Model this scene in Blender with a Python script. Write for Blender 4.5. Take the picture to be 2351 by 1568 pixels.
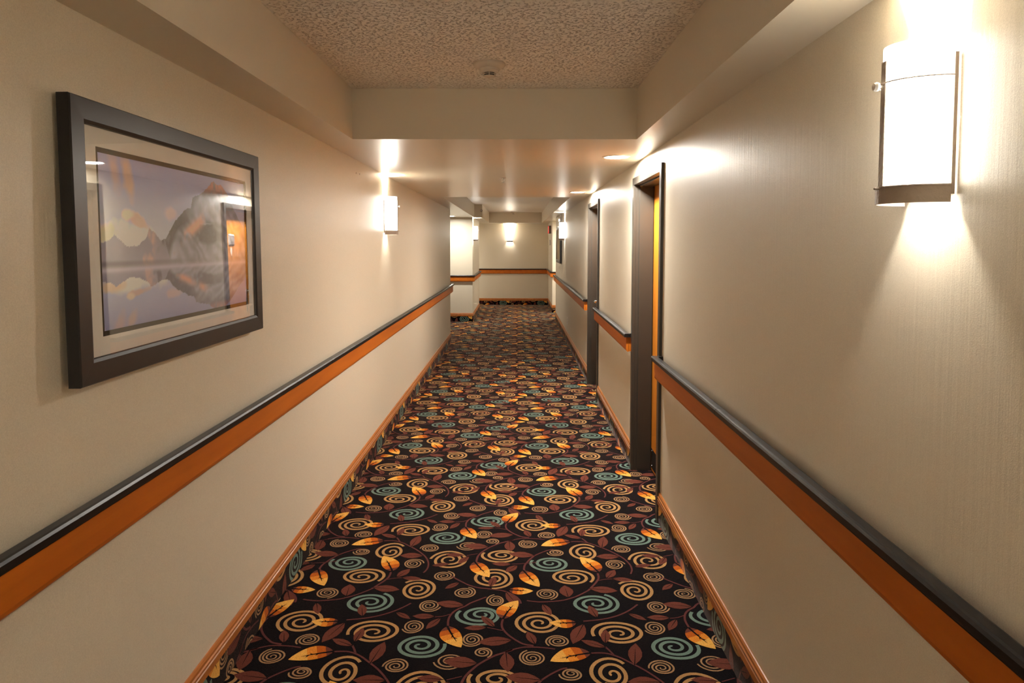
import bpy, bmesh, math, random
import numpy as np
from mathutils import Vector, Matrix, noise

for _o in list(bpy.data.objects):
    bpy.data.objects.remove(_o, do_unlink=True)
scene = bpy.context.scene
COL = scene.collection
PI = math.pi

# ------------------------------------------------------------ camera
H_EYE = 1.6026
PITCH, YAW, ROLL = -0.0521, -0.0077, 0.0015
cam_data = bpy.data.cameras.new('camera')
cam = bpy.data.objects.new('camera', cam_data)
COL.objects.link(cam)
_w0 = Vector((math.sin(YAW), math.cos(YAW), 0)); _r0 = Vector((math.cos(YAW), -math.sin(YAW), 0))
_w = _w0*math.cos(PITCH) + Vector((0, 0, 1))*math.sin(PITCH)
_u = Vector((0, 0, 1))*math.cos(PITCH) - _w0*math.sin(PITCH)
_r = _r0*math.cos(ROLL) + _u*math.sin(ROLL)
_u2 = _u*math.cos(ROLL) - _r0*math.sin(ROLL)
cam.matrix_world = Matrix(((_r.x, _u2.x, -_w.x, 0), (_r.y, _u2.y, -_w.y, 0), (_r.z, _u2.z, -_w.z, H_EYE), (0, 0, 0, 1)))
cam_data.sensor_width = 36.0
cam_data.lens = 36.0*1567.0/2351.0
cam_data.shift_x = (1175.5-1175.0)/2351.0
cam_data.shift_y = -(784.0-644.16)/2351.0
cam_data.clip_start = 0.02
scene.camera = cam

# ------------------------------------------------------------ world, exposure
world = bpy.data.worlds.new('corridor_air')
scene.world = world
world.use_nodes = True
_bg = world.node_tree.nodes['Background']
_bg.inputs[0].default_value = (1.0, 0.86, 0.70, 1)
_bg.inputs[1].default_value = 0.0
vs = scene.view_settings
vs.view_transform = 'Standard'; vs.look = 'None'; vs.gamma = 1.0; vs.exposure = 3.28
vs.use_curve_mapping = False
scene.cycles.use_denoising = True
scene.cycles.max_bounces = 14
scene.cycles.diffuse_bounces = 8
scene.cycles.glossy_bounces = 5
scene.cycles.caustics_reflective = False
scene.cycles.caustics_refractive = False
scene.cycles.sample_clamp_indirect = 6.0

# light levels of the visible lamps and the added ones
SHADE_GLOW = 1.6        # white glass of a wall lamp
UP_WATTS, DOWN_WATTS = 29.0, 1.1   # the two bulbs inside it, shining out of the open ends
DOWN_GLOW = 160.0        # recessed ceiling lamp lens
LAMP_COLOR = (1.0, 0.945, 0.85)

# ------------------------------------------------------------ main measures (metres)
XL, XR = -1.082, 0.828        # corridor walls
SOF, CEI = 2.173, 2.4425      # lowered soffit, upper ceiling
SXL, SXR = -0.891, 0.645      # edges of the raised ceiling panels
Y_BACK = -4.2
Y1, Y2 = 3.720, 8.180         # beam between the two raised panels
Y_DROP, Y_END = 17.70, 18.25
Y_LCORNER = 11.04             # end of left wall
X_PIER, Y_PIER0, Y_PIER1 = -0.930, 14.25, 16.70
Y_RCORNER = 14.60
X_RPIER, Y_RPIER = 0.838, 16.20
X_FARL, X_FARR = -3.3, 2.7
D1 = (3.88, 4.845)            # outer edges of the door frames
D2 = (6.89, 7.87)
DOOR_TOP, DOOR_IN = 2.070, 2.020
LEAF_X = 0.957

# ------------------------------------------------------------ material helpers
def new_mat(name):
    m = bpy.data.materials.new(name); m.use_nodes = True
    nt = m.node_tree
    return m, nt, nt.nodes['Principled BSDF']

def srgb(r, g, b):
    f = lambda c: ((c/255.0)/12.92 if c/255.0 <= 0.04045 else (((c/255.0)+0.055)/1.055)**2.4)
    return (f(r), f(g), f(b), 1.0)

def add_bump(nt, bsdf, scale=(50, 50, 50), strength=0.2, dist=0.002, detail=3.0, tex='noise'):
    tc = nt.nodes.new('ShaderNodeTexCoord'); mp = nt.nodes.new('ShaderNodeMapping')
    mp.inputs['Scale'].default_value = scale
    nt.links.new(tc.outputs['Object'], mp.inputs['Vector'])
    n = nt.nodes.new('ShaderNodeTexNoise'); n.inputs['Scale'].default_value = 1.0; n.inputs['Detail'].default_value = detail
    nt.links.new(mp.outputs['Vector'], n.inputs['Vector'])
    b = nt.nodes.new('ShaderNodeBump'); b.inputs['Strength'].default_value = strength; b.inputs['Distance'].default_value = dist
    nt.links.new(n.outputs['Fac'], b.inputs['Height'])
    nt.links.new(b.outputs['Normal'], bsdf.inputs['Normal'])
    return n, mp, b

def simple(name, color, rough=0.5, metal=0.0, spec=0.5, bump=None):
    m, nt, p = new_mat(name)
    p.inputs['Base Color'].default_value = color
    p.inputs['Roughness'].default_value = rough
    p.inputs['Metallic'].default_value = metal
    p.inputs['Specular IOR Level'].default_value = spec
    # slight tonal variation so that nothing is a dead flat colour
    tc = nt.nodes.new('ShaderNodeTexCoord')
    n = nt.nodes.new('ShaderNodeTexNoise'); n.inputs['Scale'].default_value = 9.0; n.inputs['Detail'].default_value = 4
    nt.links.new(tc.outputs['Object'], n.inputs['Vector'])
    r = nt.nodes.new('ShaderNodeMapRange'); r.inputs['To Min'].default_value = 0.93; r.inputs['To Max'].default_value = 1.07
    nt.links.new(n.outputs['Fac'], r.inputs['Value'])
    mx = nt.nodes.new('ShaderNodeVectorMath'); mx.operation = 'SCALE'
    mx.inputs[0].default_value = color[:3]
    nt.links.new(r.outputs['Result'], mx.inputs['Scale'])
    nt.links.new(mx.outputs['Vector'], p.inputs['Base Color'])
    if bump: add_bump(nt, p, *bump)
    return m

def wall_material():
    m, nt, p = new_mat('wallcovering')
    tc = nt.nodes.new('ShaderNodeTexCoord')
    # woven vinyl: fine vertical streaks plus a soft grain
    mp = nt.nodes.new('ShaderNodeMapping'); mp.inputs['Scale'].default_value = (70, 70, 3.0)
    nt.links.new(tc.outputs['Object'], mp.inputs['Vector'])
    n1 = nt.nodes.new('ShaderNodeTexNoise'); n1.inputs['Scale'].default_value = 1.0; n1.inputs['Detail'].default_value = 4
    nt.links.new(mp.outputs['Vector'], n1.inputs['Vector'])
    n2 = nt.nodes.new('ShaderNodeTexNoise'); n2.inputs['Scale'].default_value = 420.0; n2.inputs['Detail'].default_value = 2
    nt.links.new(tc.outputs['Object'], n2.inputs['Vector'])
    ad = nt.nodes.new('ShaderNodeMath'); ad.operation = 'MULTIPLY_ADD'; ad.inputs[1].default_value = 0.35
    nt.links.new(n2.outputs['Fac'], ad.inputs[0]); nt.links.new(n1.outputs['Fac'], ad.inputs[2])
    b = nt.nodes.new('ShaderNodeBump'); b.inputs['Strength'].default_value = 0.35; b.inputs['Distance'].default_value = 0.0016
    nt.links.new(ad.outputs[0], b.inputs['Height']); nt.links.new(b.outputs['Normal'], p.inputs['Normal'])
    cr = nt.nodes.new('ShaderNodeValToRGB')
    cr.color_ramp.elements[0].position = 0.30; cr.color_ramp.elements[0].color = WALL_A
    cr.color_ramp.elements[1].position = 0.70; cr.color_ramp.elements[1].color = WALL_B
    nt.links.new(n2.outputs['Fac'], cr.inputs['Fac']); nt.links.new(cr.outputs['Color'], p.inputs['Base Color'])
    p.inputs['Roughness'].default_value = 0.42
    p.inputs['Specular IOR Level'].default_value = 0.5
    return m
WALL_A = (0.580, 0.520, 0.410, 1); WALL_B = (0.690, 0.622, 0.500, 1)

def soffit_material():
    m, nt, p = new_mat('satin_soffit_paint')
    p.inputs['Base Color'].default_value = (0.67, 0.600, 0.485, 1)
    p.inputs['Roughness'].default_value = 0.30
    p.inputs['Specular IOR Level'].default_value = 0.5
    add_bump(nt, p, (6, 45, 45), 0.25, 0.002, 4)
    return m

def popcorn_material():
    m, nt, p = new_mat('stippled_ceiling')
    tc = nt.nodes.new('ShaderNodeTexCoord')
    v = nt.nodes.new('ShaderNodeTexNoise'); v.inputs['Scale'].default_value = 75.0; v.inputs['Detail'].default_value = 5; v.inputs['Roughness'].default_value = 0.6
    nt.links.new(tc.outputs['Object'], v.inputs['Vector'])
    cr = nt.nodes.new('ShaderNodeValToRGB')
    cr.color_ramp.elements[0].position = 0.54; cr.color_ramp.elements[0].color = (0, 0, 0, 1)
    cr.color_ramp.elements[1].position = 0.66; cr.color_ramp.elements[1].color = (1, 1, 1, 1)
    nt.links.new(v.outputs['Fac'], cr.inputs['Fac'])
    b = nt.nodes.new('ShaderNodeBump'); b.inputs['Strength'].default_value = 1.0; b.inputs['Distance'].default_value = 0.010
    nt.links.new(cr.outputs['Color'], b.inputs['Height']); nt.links.new(b.outputs['Normal'], p.inputs['Normal'])
    p.inputs['Base Color'].default_value = (0.88, 0.83, 0.76, 1)
    p.inputs['Roughness'].default_value = 0.55
    return m

def wood_material(name, c1, c2, rough=0.32, axis='y'):
    m, nt, p = new_mat(name)
    tc = nt.nodes.new('ShaderNodeTexCoord'); mp = nt.nodes.new('ShaderNodeMapping')
    mp.inputs['Scale'].default_value = {'y': (14, 1.2, 14), 'z': (14, 14, 1.0)}[axis]
    nt.links.new(tc.outputs['Object'], mp.inputs['Vector'])
    n = nt.nodes.new('ShaderNodeTexNoise'); n.inputs['Scale'].default_value = 1.0; n.inputs['Detail'].default_value = 6; n.inputs['Distortion'].default_value = 0.6
    nt.links.new(mp.outputs['Vector'], n.inputs['Vector'])
    cr = nt.nodes.new('ShaderNodeValToRGB')
    cr.color_ramp.elements[0].position = 0.3; cr.color_ramp.elements[0].color = c1
    cr.color_ramp.elements[1].position = 0.7; cr.color_ramp.elements[1].color = c2
    nt.links.new(n.outputs['Fac'], cr.inputs['Fac']); nt.links.new(cr.outputs['Color'], p.inputs['Base Color'])
    p.inputs['Roughness'].default_value = rough
    p.inputs['Specular IOR Level'].default_value = 0.28
    return m

def carpet_material(name, color):
    m, nt, p = new_mat(name)
    tc = nt.nodes.new('ShaderNodeTexCoord')
    n = nt.nodes.new('ShaderNodeTexNoise'); n.inputs['Scale'].default_value = 330.0; n.inputs['Detail'].default_value = 3
    nt.links.new(tc.outputs['Object'], n.inputs['Vector'])
    r = nt.nodes.new('ShaderNodeMapRange'); r.inputs['From Min'].default_value = 0.3; r.inputs['From Max'].default_value = 0.7
    r.inputs['To Min'].default_value = 0.72; r.inputs['To Max'].default_value = 1.25
    nt.links.new(n.outputs['Fac'], r.inputs['Value'])
    mx = nt.nodes.new('ShaderNodeVectorMath'); mx.operation = 'SCALE'; mx.inputs[0].default_value = color[:3]
    nt.links.new(r.outputs['Result'], mx.inputs['Scale']); nt.links.new(mx.outputs['Vector'], p.inputs['Base Color'])
    b = nt.nodes.new('ShaderNodeBump'); b.inputs['Strength'].default_value = 0.6; b.inputs['Distance'].default_value = 0.003
    nt.links.new(n.outputs['Fac'], b.inputs['Height']); nt.links.new(b.outputs['Normal'], p.inputs['Normal'])
    p.inputs['Roughness'].default_value = 0.95
    p.inputs['Specular IOR Level'].default_value = 0.04
    p.inputs['Sheen Weight'].default_value = 0.32
    p.inputs['Sheen Roughness'].default_value = 0.2
    p.inputs['Sheen Tint'].default_value = (1.0, 0.78, 0.72, 1)
    return m

def emit(name, color, strength):
    m = bpy.data.materials.new(name); m.use_nodes = True
    nt = m.node_tree; nt.nodes.clear()
    o = nt.nodes.new('ShaderNodeOutputMaterial'); e = nt.nodes.new('ShaderNodeEmission')
    e.inputs[0].default_value = (*color, 1); e.inputs[1].default_value = strength
    nt.links.new(e.outputs[0], o.inputs[0])
    return m

def pane_material():
    # picture glass: clear, with the reflection of its two faces on the front
    m = bpy.data.materials.new('picture_glass'); m.use_nodes = True
    nt = m.node_tree; nt.nodes.clear()
    o = nt.nodes.new('ShaderNodeOutputMaterial'); t = nt.nodes.new('ShaderNodeBsdfTransparent')
    g = nt.nodes.new('ShaderNodeBsdfGlossy'); g.inputs['Roughness'].default_value = 0.0
    fr = nt.nodes.new('ShaderNodeFresnel'); fr.inputs['IOR'].default_value = 1.5
    ge = nt.nodes.new('ShaderNodeNewGeometry')
    inv = nt.nodes.new('ShaderNodeMath'); inv.operation = 'SUBTRACT'; inv.inputs[0].default_value = 1.0
    nt.links.new(ge.outputs['Backfacing'], inv.inputs[1])
    mu = nt.nodes.new('ShaderNodeMath'); mu.operation = 'MULTIPLY'
    nt.links.new(fr.outputs[0], mu.inputs[0]); nt.links.new(inv.outputs[0], mu.inputs[1])
    m2 = nt.nodes.new('ShaderNodeMath'); m2.operation = 'MULTIPLY'; m2.inputs[1].default_value = 1.85; m2.use_clamp = True
    nt.links.new(mu.outputs[0], m2.inputs[0])
    mix = nt.nodes.new('ShaderNodeMixShader')
    nt.links.new(m2.outputs[0], mix.inputs[0]); nt.links.new(t.outputs[0], mix.inputs[1]); nt.links.new(g.outputs[0], mix.inputs[2])
    nt.links.new(mix.outputs[0], o.inputs[0])
    return m

M = {}
M['wall'] = wall_material()
M['soffit'] = soffit_material()
M['flat_ceiling'] = simple('flat_ceiling_paint', (0.82, 0.76, 0.69, 1), 0.38)
M['popcorn'] = popcorn_material()
M['orange_wood'] = wood_material('orange_stained_wood', (0.40, 0.098, 0.005, 1), (0.53, 0.140, 0.008, 1), 0.46, 'y')
M['trim_wood'] = wood_material('trim_wood', (0.34, 0.115, 0.026, 1), (0.45, 0.160, 0.042, 1), 0.28, 'y')
M['door_wood'] = wood_material('door_veneer', (0.46, 0.150, 0.012, 1), (0.60, 0.205, 0.020, 1), 0.40, 'z')
M['black_cap'] = simple('black_vinyl_cap', (0.006, 0.005, 0.005, 1), 0.34, 0.0, 0.25)
M['door_paint'] = simple('grey_brown_frame_paint', (0.036, 0.031, 0.025, 1), 0.32)
M['pic_frame'] = simple('dark_frame_lacquer', (0.015, 0.013, 0.013, 1), 0.36, 0.0, 0.32)
M['mat_board'] = simple('cream_mat_board', (0.88, 0.85, 0.79, 1), 0.9, 0, 0.1)
M['mat_core'] = simple('dark_brown_mat_board', (0.055, 0.042, 0.028, 1), 0.9, 0, 0.1)
M['bronze'] = simple('rubbed_bronze', (0.34, 0.275, 0.225, 1), 0.50, 0.2, 0.5, ((120, 120, 120), 0.8, 0.003, 3))
M['steel'] = simple('brushed_steel', (0.62, 0.62, 0.60, 1), 0.22, 1.0)
M['white_plastic'] = simple('white_plastic', (0.70, 0.66, 0.60, 1), 0.4)
M['ivory_plastic'] = simple('ivory_plastic', (0.66, 0.58, 0.48, 1), 0.45)
M['black_plastic'] = simple('black_plastic', (0.012, 0.012, 0.012, 1), 0.35)
M['kick'] = simple('black_kick_plate', (0.018, 0.016, 0.015, 1), 0.16, 0.0, 0.7)
M['sign_grey'] = simple('grey_sign_plate', (0.13, 0.11, 0.105, 1), 0.35)
M['sign_silver'] = simple('silver_sign_rim', (0.55, 0.53, 0.52, 1), 0.35, 0.3)
M['pink_paper'] = simple('pale_pink_card', (0.75, 0.50, 0.45, 1), 0.7)
M['red_lens'] = emit('red_exit_face', (1.0, 0.07, 0.05), 0.14)
M['shade'] = emit('glowing_white_glass', LAMP_COLOR, SHADE_GLOW)
M['lens'] = emit('glowing_lamp_lens', LAMP_COLOR, DOWN_GLOW)
M['dim_lens'] = emit('dimmer_lamp_lens', LAMP_COLOR, DOWN_GLOW*0.62)
M['small_lens'] = emit('small_indicator_lens', (1.0, 0.95, 0.85), 0.4)
M['glass'] = pane_material()
C_BASE = carpet_material('carpet_midnight', (0.0045, 0.0035, 0.0045, 1))
C_TEAL = carpet_material('carpet_teal', (0.135, 0.200, 0.165, 1))
C_GOLD = carpet_material('carpet_tan', (0.390, 0.215, 0.085, 1))
C_BEIGE = carpet_material('carpet_beige', (0.330, 0.190, 0.095, 1))
C_VINE = carpet_material('carpet_plum', (0.105, 0.032, 0.030, 1))
C_DARK = carpet_material('carpet_maroon', (0.125, 0.036, 0.024, 1))
C_RUST = carpet_material('carpet_rust', (0.420, 0.095, 0.012, 1))
C_ORANGE = carpet_material('carpet_orange', (0.640, 0.220, 0.025, 1))
C_YELLOW = carpet_material('carpet_yellow', (0.720, 0.380, 0.080, 1))
CARPET = [C_BASE, C_TEAL, C_GOLD, C_BEIGE, C_VINE, C_DARK, C_RUST, C_ORANGE, C_YELLOW]

# ------------------------------------------------------------ mesh helpers
class MB:
    """collects polygons, then links them as one mesh object"""
    def __init__(s): s.v = []; s.f = []; s.m = []
    def add(s, vs, fs, mi=0):
        o = len(s.v); s.v += [tuple(v) for v in vs]
        s.f += [tuple(i+o for i in f) for f in fs]; s.m += [mi]*len(fs)
    def box(s, x0, x1, y0, y1, z0, z1, mi=0):
        if x0 > x1: x0, x1 = x1, x0
        if y0 > y1: y0, y1 = y1, y0
        if z0 > z1: z0, z1 = z1, z0
        s.add([(x0,y0,z0),(x1,y0,z0),(x1,y1,z0),(x0,y1,z0),(x0,y0,z1),(x1,y0,z1),(x1,y1,z1),(x0,y1,z1)],
              [(0,3,2,1),(4,5,6,7),(0,1,5,4),(1,2,6,5),(2,3,7,6),(3,0,4,7)], mi)
    def lathe(s, prof, n=24, mi=0, origin=(0,0,0), axis='z', cap=True):
        """prof: (radius, height) pairs along the axis"""
        vs = []
        for r, h in prof:
            for i in range(n):
                a = 2*PI*i/n; c, d = r*math.cos(a), r*math.sin(a)
                p = {'z': (c, d, h), 'x': (h, c, d), 'y': (d, h, c)}[axis]
                vs.append((p[0]+origin[0], p[1]+origin[1], p[2]+origin[2]))
        fs = []
        for k in range(len(prof)-1):
            for i in range(n):
                j = (i+1) % n
                fs.append((k*n+i, k*n+j, (k+1)*n+j, (k+1)*n+i))
        if cap:
            fs.append(tuple(range(n-1, -1, -1))); fs.append(tuple((len(prof)-1)*n+i for i in range(n)))
        s.add(vs, fs, mi)
    def tube(s, pts, r, n=10, mi=0):
        pts = [Vector(p) for p in pts]; vs = []
        for k, p in enumerate(pts):
            a = pts[max(0, k-1)]; b = pts[min(len(pts)-1, k+1)]; t = (b-a).normalized()
            up = Vector((0, 0, 1)) if abs(t.z) < 0.9 else Vector((1, 0, 0))
            u = t.cross(up).normalized(); w = t.cross(u)
            for i in range(n):
                q = 2*PI*i/n; vs.append(p+u*(r*math.cos(q))+w*(r*math.sin(q)))
        fs = []
        for k in range(len(pts)-1):
            for i in range(n):
                j = (i+1) % n; fs.append((k*n+i, k*n+j, (k+1)*n+j, (k+1)*n+i))
        fs.append(tuple(range(n))); fs.append(tuple((len(pts)-1)*n+i for i in range(n-1, -1, -1)))
        s.add(vs, fs, mi)
    def build(s, name, mats, parent=None, smooth=False, bevel=0.0, seg=2):
        me = bpy.data.meshes.new(name)
        me.from_pydata(s.v, [], s.f)
        if not isinstance(mats, (list, tuple)): mats = [mats]
        for m in mats: me.materials.append(m)
        if any(s.m): me.polygons.foreach_set('material_index', s.m)
        bm = bmesh.new(); bm.from_mesh(me); bmesh.ops.recalc_face_normals(bm, faces=bm.faces)
        if bevel > 0:
            bmesh.ops.bevel(bm, geom=[e for e in bm.edges if len(e.link_faces) == 2 and e.calc_face_angle(0) > 0.6], offset=bevel, segments=seg, affect='EDGES', profile=0.5)
        bm.to_mesh(me); bm.free()
        if smooth:
            me.polygons.foreach_set('use_smooth', [True]*len(me.polygons))
            me.update()
            try: me.set_sharp_from_angle(angle=math.radians(38))
            except Exception: pass
        o = bpy.data.objects.new(name, me); COL.objects.link(o)
        if parent is not None: o.parent = parent
        return o

def tag(o, label=None, cat=None, group=None, kind=None):
    if label: o['label'] = label
    if cat: o['category'] = cat
    if group: o['group'] = group
    if kind: o['kind'] = kind
    return o
def thing(name, label, cat, loc=(0,0,0), rot=(0,0,0), group=None, kind=None):
    o = bpy.data.objects.new(name, None); COL.objects.link(o)
    o.empty_display_size = 0.1; o.location = loc; o.rotation_euler = rot
    return tag(o, label, cat, group, kind)
def struct(name, mb, mats, label=None, cat=None, **kw):
    return tag(mb.build(name, mats, **kw), label, cat, None, 'structure')
def copy_tree(o, parent=None):
    c = o.copy(); COL.objects.link(c)
    if parent is not None: c.parent = parent
    for ch in list(o.children): copy_tree(ch, c)
    return c

def sweep(mb, path, prof, side=1, mi=0, close_ends=True):
    """sweep a closed (distance from wall, height) profile along a wall line with mitred corners.
    side=+1: the room is to the left of the direction of travel"""
    P = [Vector((p[0], p[1])) for p in path]; n = len(P); m = len(prof)
    offs = []
    for k in range(n):
        d0 = (P[k]-P[k-1]).normalized() if k > 0 else None
        d1 = (P[k+1]-P[k]).normalized() if k < n-1 else None
        n0 = Vector((-d0.y, d0.x))*side if d0 is not None else None
        n1 = Vector((-d1.y, d1.x))*side if d1 is not None else None
        if n0 is None: o = n1
        elif n1 is None: o = n0
        else:
            o = (n0+n1); o = o/(1.0+n0.dot(n1))
        offs.append(o)
    vs = [(P[k].x+offs[k].x*d, P[k].y+offs[k].y*d, z) for k in range(n) for d, z in prof]
    fs = [(k*m+i, k*m+(i+1) % m, (k+1)*m+(i+1) % m, (k+1)*m+i) for k in range(n-1) for i in range(m)]
    if close_ends:
        fs.append(tuple(range(m))); fs.append(tuple((n-1)*m+i for i in range(m-1, -1, -1)))
    mb.add(vs, fs, mi)

def text_mesh(txt, size, depth, mat, name, parent, matrix, align='CENTER'):
    cu = bpy.data.curves.new(name, 'FONT'); cu.body = txt; cu.size = size; cu.extrude = depth
    cu.align_x = align; cu.align_y = 'CENTER'
    tmp = bpy.data.objects.new('tmp_text', cu); COL.objects.link(tmp)
    bpy.context.view_layer.update()
    me = bpy.data.meshes.new_from_object(tmp.evaluated_get(bpy.context.evaluated_depsgraph_get()))
    bpy.data.objects.remove(tmp, do_unlink=True)
    me.name = name; me.materials.clear(); me.materials.append(mat)
    me.transform(matrix)
    o = bpy.data.objects.new(name, me); COL.objects.link(o)
    if parent is not None: o.parent = parent
    return o
SPIRALS=[[0,-0.386,2.651,-0.382,2.649,0.101,0.084,1,12,3],
[0,-0.145,2.885,-0.163,2.872,0.1,0.081,-1,148,3],
[0,-0.658,2.98,-0.662,2.978,0.113,0.091,1,62,3],
[0,0.172,3.367,0.169,3.356,0.101,0.084,-1,150,2.9],
[1,-0.651,3.481,-0.663,3.49,0.082,0.099,-1,38,2.7],
[1,-0.749,3.212,-0.743,3.221,0.108,0.082,-1,-38,3],
[1,-0.46,3.096,-0.46,3.095,0.088,0.099,1,140,3],
[1,-0.34,3.4,-0.344,3.393,0.1,0.105,1,172,3],
[1,-0.069,3.454,-0.08,3.442,0.101,0.078,-1,150,3],
[1,-0.107,3.206,-0.119,3.207,0.106,0.103,-1,-88,3],
[1,0.099,2.817,0.097,2.821,0.103,0.094,1,-125,3],
[1,-0.589,2.74,-0.59,2.748,0.113,0.088,1,197,3],
[2,0.168,2.687,0.168,2.686,0.051,0.044,1,225,3.2],
[2,0.062,3.581,0.063,3.585,0.054,0.051,-1,112,3.5],
[2,0.208,3.491,0.204,3.482,0.045,0.038,-1,178,3],
[2,-0.46,3.525,-0.458,3.529,0.052,0.046,1,188,3.3],
[2,-0.523,3.354,-0.517,3.352,0.051,0.053,-1,8,3.2],
[2,-0.432,2.786,-0.435,2.789,0.048,0.052,-1,205,3.2],
[2,-0.181,2.695,-0.18,2.696,0.048,0.051,-1,208,3.2],
[2,-0.256,3.56,-0.26,3.558,0.059,0.053,-1,187,3],
[2,-0.132,3.62,-0.132,3.615,0.039,0.036,-1,300,2.6],
[2,-0.354,3.226,-0.353,3.229,0.054,0.05,1,72,3.3],
[2,-0.239,3.069,-0.24,3.071,0.054,0.05,1,75,3.3],
[2,0.138,3.064,0.138,3.058,0.054,0.051,-1,-72,3.3],
[2,-0.088,2.999,-0.095,3.002,0.043,0.051,-1,98,3.2],
[2,-0.39,2.954,-0.385,2.954,0.051,0.052,1,-12,3.3]]
GOLD_LEAVES=[[-0.721,3.616,-0.882,3.561,0.03,0.06],
[-0.611,3.272,-0.686,3.436,0.033,0.054],
[-0.211,3.374,-0.131,3.214,0.035,0.051],
[0.035,3.283,0.108,3.124,0.032,0.05],
[-0.29,2.788,-0.22,2.638,0.032,0.054],
[-0.035,3.096,0.078,3.086,0.025,0.039],
[-0.057,2.848,0.008,3,0.058,0.026],
[0.254,2.822,0.14,2.821,0.041,0.024]]
DARK_LEAVES=[[0.285,2.813,0.227,2.667,0.03,0.032],
[-0.656,3.655,-0.75,3.704,0.02,0.02],
[-0.654,2.673,-0.64,2.772,0.02,0.02],
[-0.56,3.542,-0.532,3.685,0.028,0.028],
[-0.482,3.44,-0.603,3.441,0.03,0.032],
[-0.578,3.211,-0.527,3.297,0.023,0.023],
[-0.553,3.208,-0.451,3.192,0.02,0.02],
[0.236,3.031,0.226,3.14,0.033,0.033],
[-0.671,3.112,-0.543,3.091,0.031,0.031],
[0.076,2.663,0.046,2.754,0.02,0.02],
[-0.041,3.619,-0.031,3.493,0.029,0.029],
[0.092,3.447,-0.042,3.469,0.033,0.033],
[-0.149,3.546,-0.282,3.56,0.036,0.036],
[-0.017,3.702,-0.158,3.684,0.032,0.032],
[-0.27,3.447,-0.368,3.456,0.022,0.022],
[-0.245,3.438,-0.293,3.352,0.019,0.02],
[-0.425,3.331,-0.335,3.354,0.019,0.019],
[-0.025,3.351,-0.125,3.357,0.022,0.021],
[0.003,3.34,-0.052,3.268,0.022,0.022],
[-0.123,3.122,-0.105,3.223,0.02,0.02],
[-0.271,3.164,-0.334,3.102,0.017,0.017],
[-0.665,2.863,-0.69,2.962,0.021,0.021],
[-0.526,2.898,-0.455,2.844,0.015,0.015],
[-0.352,2.865,-0.45,2.867,0.022,0.021],
[-0.326,2.853,-0.378,2.767,0.018,0.019],
[-0.232,2.956,-0.36,2.978,0.03,0.03],
[-0.124,2.782,-0.22,2.776,0.019,0.019],
[-0.091,2.785,-0.152,2.872,0.019,0.019],
[-0.048,3.077,0.011,2.946,0.025,0.025],
[0.117,2.972,0.151,2.879,0.018,0.019]]
VINES=[[1,-0.721,3.616,-0.665,3.617,-0.616,3.594,-0.569,3.552,-0.524,3.507,-0.484,3.454,-0.459,3.408,-0.443,3.353,-0.442,3.3,-0.455,3.257],
[1,-0.657,3.659,-0.643,3.633,-0.632,3.607],
[1,0.09,3.444,0.126,3.48,0.168,3.512,0.193,3.52],
[1.2,0.09,3.444,0.068,3.404,0.044,3.349,0.037,3.305,0.041,3.275],
[0.6,-0.025,3.353,0.01,3.356,0.052,3.363,0.103,3.375],
[1.2,0.397,3.262,0.396,3.216,0.381,3.175,0.356,3.131,0.335,3.096],
[1,0.335,3.096,0.303,3.065,0.272,3.039,0.24,3.02,0.209,3.005,0.156,2.994,0.109,2.99,0.072,2.995,0.047,3.002],
[0.6,-0.622,3.188,-0.601,3.197,-0.58,3.203,-0.552,3.206],
[1,-0.317,3.229,-0.291,3.2,-0.258,3.168,-0.226,3.14,-0.186,3.117,-0.136,3.106,-0.087,3.095],
[1,-0.087,3.095,-0.06,3.086,-0.031,3.066,-0.002,3.036,0.015,3.003,0.02,2.975],
[1.2,-0.014,3.635,-0.043,3.619,-0.09,3.592,-0.134,3.551,-0.155,3.526,-0.185,3.477,-0.2,3.429,-0.204,3.369],
[0.9,-0.044,3.621,-0.014,3.637,0.034,3.654,0.102,3.652,0.154,3.642],
[0.6,-0.257,3.445,-0.227,3.457,-0.202,3.467],
[1.1,-0.057,2.848,-0.062,2.812,-0.059,2.781,-0.048,2.753,-0.027,2.72,-0.001,2.691,0.029,2.665,0.069,2.654],
[0.6,-0.124,2.783,-0.088,2.771,-0.052,2.758],
[1,-0.472,2.973,-0.506,2.934,-0.546,2.899,-0.595,2.869,-0.653,2.848,-0.727,2.834],
[0.6,-0.352,2.861,-0.317,2.868,-0.286,2.885],
[1.1,-0.137,3.031,-0.171,3.005,-0.207,2.976,-0.227,2.951,-0.253,2.93,-0.275,2.902,-0.288,2.865,-0.291,2.829,-0.287,2.785]]
# ------------------------------------------------------------ carpet pattern (one 1.012 m repeat)
REPX, REPY = 1.0125, 1.010
def catmull(p, n=7):
    out = []
    for i in range(len(p)-1):
        a = p[max(i-1, 0)]; b = p[i]; c = p[i+1]; d = p[min(i+2, len(p)-1)]
        for k in range(n):
            t = k/n
            out.append(0.5*((2*b)+(-a+c)*t+(2*a-5*b+4*c-d)*t*t+(-a+3*b-3*c+d)*t**3))
    out.append(p[-1]); return out
def ribbon(pts, wid):
    pts = [np.array(p, float) for p in pts]; vs = []
    for k, p in enumerate(pts):
        t = pts[min(k+1, len(pts)-1)]-pts[max(k-1, 0)]; t = t/(np.linalg.norm(t)+1e-9)
        nn = np.array([-t[1], t[0]]); w = wid(k/(len(pts)-1))/2
        vs += [p+nn*w, p-nn*w]
    return vs, [(2*k, 2*k+1, 2*k+3, 2*k+2) for k in range(len(pts)-1)]

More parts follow.
